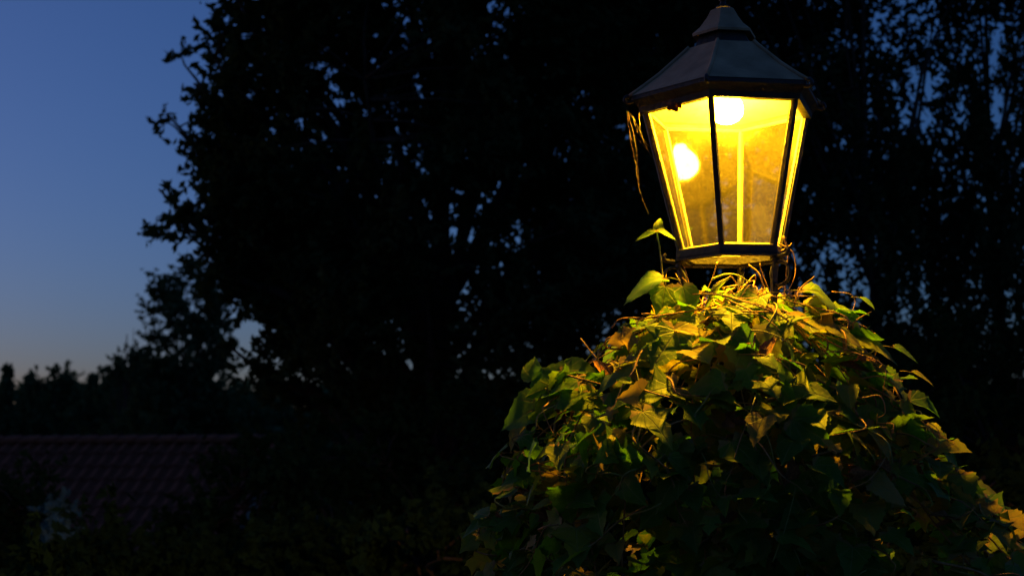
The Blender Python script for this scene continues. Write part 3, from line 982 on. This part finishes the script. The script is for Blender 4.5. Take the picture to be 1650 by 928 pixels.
hero = [   # px, py of the stalk end, depth towards viewer, normal (x, y toward viewer, z), tip direction (x, z), size, variant
    (1058, 374, .05, (-.2, .5, .9), (-1, -.1), .055, 5), (1060, 373, .05, (.3, .6, .8), (.9, .15), .05, 5), (1059, 374, .04, (0, .9, .4), (.2, 1), .045, 5),
    (1066, 448, .10, (-.15, .45, .9), (-1, -.1), .10, 4), (1072, 462, .08, (.1, .9, .3), (-.2, -1), .085, 2), (1100, 462, .10, (.4, .8, .2), (.3, -1), .08, 2),
    (1298, 468, .12, (.2, .35, .9), (1, -.12), .12, 4), (1385, 480, .06, (.3, .4, .9), (.3, -1), .05, 5),
    (1222, 478, .16, (-.3, .55, .8), (-.75, -.6), .13, 0), (1262, 505, .20, (.1, .5, .8), (-.3, -.8), .12, 3), (1300, 520, .22, (.1, .35, .9), (1, -.25), .14, 1),
    (1365, 545, .16, (.1, .4, .9), (1, -.3), .12, 1), (1205, 540, .28, (-.1, .9, .3), (.3, -1), .14, 2), (1090, 535, .22, (.1, .7, .6), (-.5, -.8), .12, 0),
    (1355, 672, .33, (0, .9, .4), (-.1, -1), .10, 0), (1262, 628, .36, (-.3, .5, .8), (.9, -.3), .11, 1), (1180, 712, .40, (.2, .6, .7), (.6, -.8), .12, 1),
    (1300, 782, .42, (0, .45, .9), (-.8, .25), .07, 1), (1255, 862, .45, (.1, .35, .9), (.9, -.1), .08, 1), (1225, 835, .44, (-.1, .35, .9), (-.9, -.1), .09, 1),
    (880, 640, .10, (-.4, .9, .2), (.2, .6), .11, 2), (878, 650, .10, (-.3, .7, .5), (-.95, -.15), .12, 2), (858, 612, .08, (-.3, .9, .2), (-.1, .9), .06, 2),
    (905, 596, .10, (-.2, .5, .8), (.7, .05), .09, 2), (985, 632, .25, (-.2, .5, .8), (.9, -.3), .12, 1), (870, 755, .16, (0, .6, .7), (-1, -.1), .09, 1),
    (1085, 622, .33, (.2, .6, .7), (-.8, -.3), .11, 3), (1050, 640, .30, (-.1, .6, .7), (-.8, -.5), .10, 0), (800, 832, .05, (-.2, .4, .9), (-1, 0), .09, 1),
    (1440, 560, .05, (.4, .5, .8), (1, .1), .07, 5), (1470, 600, .0, (.4, .4, .9), (1, -.1), .06, 5), (1500, 710, .12, (.4, .5, .8), (.8, -.6), .09, 3), (1545, 775, .1, (.3, .5, .8), (.9, -.3), .09, 1),
    (1590, 808, .08, (.3, .5, .8), (1, -.2), .10, 1), (1165, 615, .34, (0, .7, .6), (-.9, .1), .08, 4), (1150, 640, .34, (0, .6, .7), (.9, -.1), .07, 4)]
for px, py, d, nn, tp_, s, v in hero:
    p = at(px, py, LY - d) - vine.location
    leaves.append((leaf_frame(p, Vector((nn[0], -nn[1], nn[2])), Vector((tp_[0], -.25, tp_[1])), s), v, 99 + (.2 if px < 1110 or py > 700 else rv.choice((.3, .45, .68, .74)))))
leaves.sort(key=lambda t: -t[2])
for mtx, v, sc_ in leaves[:300]:
    o = bpy.data.objects.new('leaf', LEAF_ME[v]); o.matrix_local = mtx; put(o, vine)
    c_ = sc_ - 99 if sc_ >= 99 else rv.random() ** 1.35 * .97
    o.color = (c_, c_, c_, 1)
# the rest in one mesh
V_all = []; F_all = []; U_all = []; R_all = []; off = 0
for mtx, v, sc_ in leaves[300:]:
    V_, F_, U_ = LEAF[v]
    A = np.array(V_) @ np.array(mtx.to_3x3()).T + np.array(mtx.translation)
    V_all.append(A); F_all += [tuple(i + off for i in f) for f in F_]; U_all += U_; R_all += [rv.random() ** 1.35 * .97] * len(V_); off += len(V_)
me = bpy.data.meshes.new('leaf_mass'); me.from_pydata(np.concatenate(V_all).tolist(), [], F_all); me.update()
finish_leaf(me, U_all, R_all)
o = bpy.data.objects.new('leaf_mass', me); put(o, vine); tag(o, kind='stuff')


# stems
def stem(pts, r, m='stem', tip=.35, n=5):
    path = spline(pts, n)
    rad = [r * (1 - (1 - tip) * i / (len(path) - 1)) for i in range(len(path))]
    return MB().tube(path, rad, 5).build('stem', M[m], vine, smooth=True)


# main stems winding up the post and over the heap
for k in range(14):
    th = rv.uniform(0, 6.28); pts = []
    tw = rv.choice((-1, 1)) * rv.uniform(.5, 1.6)
    for i in range(12):
        t = i / 11; z = .0 + t * (ztop - .05)
        th_ = th + tw * t
        p = mound_pt(th_, z, rv.uniform(.02, .09)) if z > .25 else Vector((.12 * math.cos(th_), .12 * math.sin(th_), z)).lerp(mound_pt(th_, .3, .05), t * 3)
        pts.append(p)
    stem(pts, rv.uniform(.003, .0055))
# arching side shoots over the surface
for k in range(125):
    th = rv.uniform(-math.pi - .1, .1); z = ztop - (ztop - zvis) * rv.random() ** 1.1
    L = rv.uniform(.08, .26); dth = rv.uniform(-1, 1); dz = rv.uniform(-1.0, .7)
    pts = []
    for i in range(5):
        t = i / 4
        zz_ = min(ztop, z + dz * L * t)
        r_here = max(.1, mound_r(th, zz_))
        p = mound_pt(th + dth * L * t / r_here, zz_, .02 - .075 * math.sin(t * math.pi * rv.uniform(.7, 1.1)))
        p += Vector((rv.gauss(0, .008), rv.gauss(0, .008), rv.gauss(0, .008)))
        pts.append(p)
    stem(pts, rv.uniform(.0016, .0034), rv.choice(('stem', 'stem', 'green_stem')))
# nest of dry twigs right under the lantern
for k in range(58):
    a = rv.uniform(0, 6.28); r0 = rv.uniform(.0, .11); z0 = rv.uniform(lz(520), lz(490))
    p0 = Vector((r0 * math.cos(a), r0 * math.sin(a), z0))
    b = rv.uniform(0, 6.28); L = rv.uniform(.05, .13)
    p2 = p0 + Vector((math.cos(b) * L, math.sin(b) * L, rv.uniform(-.03, .05)))
    p1 = (p0 + p2) / 2 + Vector((rv.gauss(0, .015), rv.gauss(0, .015), rv.uniform(.0, .05)))
    p1b = p1.lerp(p2, .5) + Vector((rv.gauss(0, .01), rv.gauss(0, .01), rv.gauss(0, .012)))
    stem([p0, p1, p1b, p2], rv.uniform(.0012, .0028), 'stem', .6)
# stems seen one by one round the cradle
for pts, d, r, mt in (
        ([(1068, 470), (1066, 430), (1062, 395), (1058, 374)], .05, .0026, 'green_stem'),
        ([(1250, 392), (1262, 396), (1278, 408), (1282, 440), (1270, 470)], .03, .0022, 'stem'),
        ([(1262, 380), (1270, 405), (1268, 430), (1264, 478)], .05, .0026, 'stem'),
        ([(1258, 405), (1270, 398), (1276, 392)], .05, .0018, 'stem'),
        ([(1206, 427), (1222, 440), (1230, 460), (1240, 480)], .04, .0024, 'stem'),
        ([(1224, 424), (1228, 440), (1240, 470)], .02, .0020, 'stem'),
        ([(1146, 450), (1170, 442), (1190, 444), (1208, 455)], .06, .0024, 'green_stem'),
        ([(1156, 422), (1148, 448), (1138, 470)], .04, .0020, 'stem'),
        ([(1102, 430), (1108, 450), (1114, 480)], .05, .0020, 'stem'),
        ([(1280, 490), (1290, 465), (1312, 446)], .10, .0026, 'stem'),
        ([(1340, 470), (1370, 474), (1378, 486), (1374, 500)], .10, .0016, 'stem'),
        ([(985, 528), (1000, 514), (1035, 512), (1090, 512)], .15, .0024, 'stem'),
        ([(935, 545), (955, 570), (985, 602), (1005, 612)], .12, .0020, 'stem'),
        ([(915, 605), (950, 614), (1000, 628), (1036, 640)], .20, .0024, 'stem'),
        ([(960, 702), (985, 705), (1020, 694), (1058, 682)], .30, .0034, 'stem'),
        ([(892, 698), (898, 670), (920, 660), (955, 664)], .18, .0028, 'stem'),
        ([(1050, 640), (1085, 590), (1115, 580), (1140, 576)], .28, .0022, 'stem'),
        ([(1405, 600), (1440, 650), (1470, 668), (1492, 688)], .06, .0018, 'stem'),
        ([(1245, 905), (1262, 860), (1275, 815), (1282, 785)], .44, .0018, 'green_stem'),
        ([(1428, 795), (1442, 760), (1452, 735)], .30, .0026, 'stem'),
        ([(1370, 525), (1385, 512), (1405, 502)], .14, .0018, 'stem'),
        ([(1110, 655), (1170, 648), (1225, 650), (1262, 640)], .34, .0018, 'stem')):
    stem([at(x, y, LY - d) - vine.location for x, y in pts], r, mt, .6)
# shrivelled brown leaves
drym = []
for sd in (21, 22, 23):
    V_, F_, U_ = leaf_mesh('dry_leaf', OUTH, .9, 1.3, .9, sd, stalk=.3, curl=-1.6)
    me = bpy.data.meshes.new('dry_leaf'); me.from_pydata(V_, [], F_); me.update(); me.materials.append(M['dry']); drym.append(me)
for k in range(34):
    if k < 12:
        a = rv.uniform(0, 6.28); p = Vector((math.cos(a), math.sin(a), 0)) * rv.uniform(.02, .13) + Vector((0, 0, rv.uniform(lz(515), lz(496))))
    else:
        p = mound_pt(rv.uniform(-math.pi, 0), ztop - (ztop - zvis) * rv.uniform(.15, .8), rv.uniform(-.01, .04))
    o = bpy.data.objects.new('dry_leaf', rv.choice(drym))
    o.matrix_local = leaf_frame(p, Vector((rv.gauss(0, 1), rv.gauss(0, 1), rv.gauss(0, 1))), Vector((rv.gauss(0, 1), rv.gauss(0, 1), -1)), rv.uniform(.03, .055))
    put(o, vine)

# ------------------------------------------------------------------ evening haze
HAZE = 0.0
if HAZE > 0:
    m, n, l = mat('evening_haze')
    out = N(n, 'ShaderNodeOutputMaterial'); pv = N(n, 'ShaderNodeVolumePrincipled')
    pv.inputs['Color'].default_value = (0.85, 0.88, 0.9, 1); pv.inputs['Density'].default_value = HAZE; pv.inputs['Anisotropy'].default_value = 0.2
    l.new(pv.outputs[0], out.inputs['Volume'])
    tag(MB().box((0, 270, 10), (880, 720, 36)).build('haze', m), 'thin evening haze over the garden', None, kind='stuff')
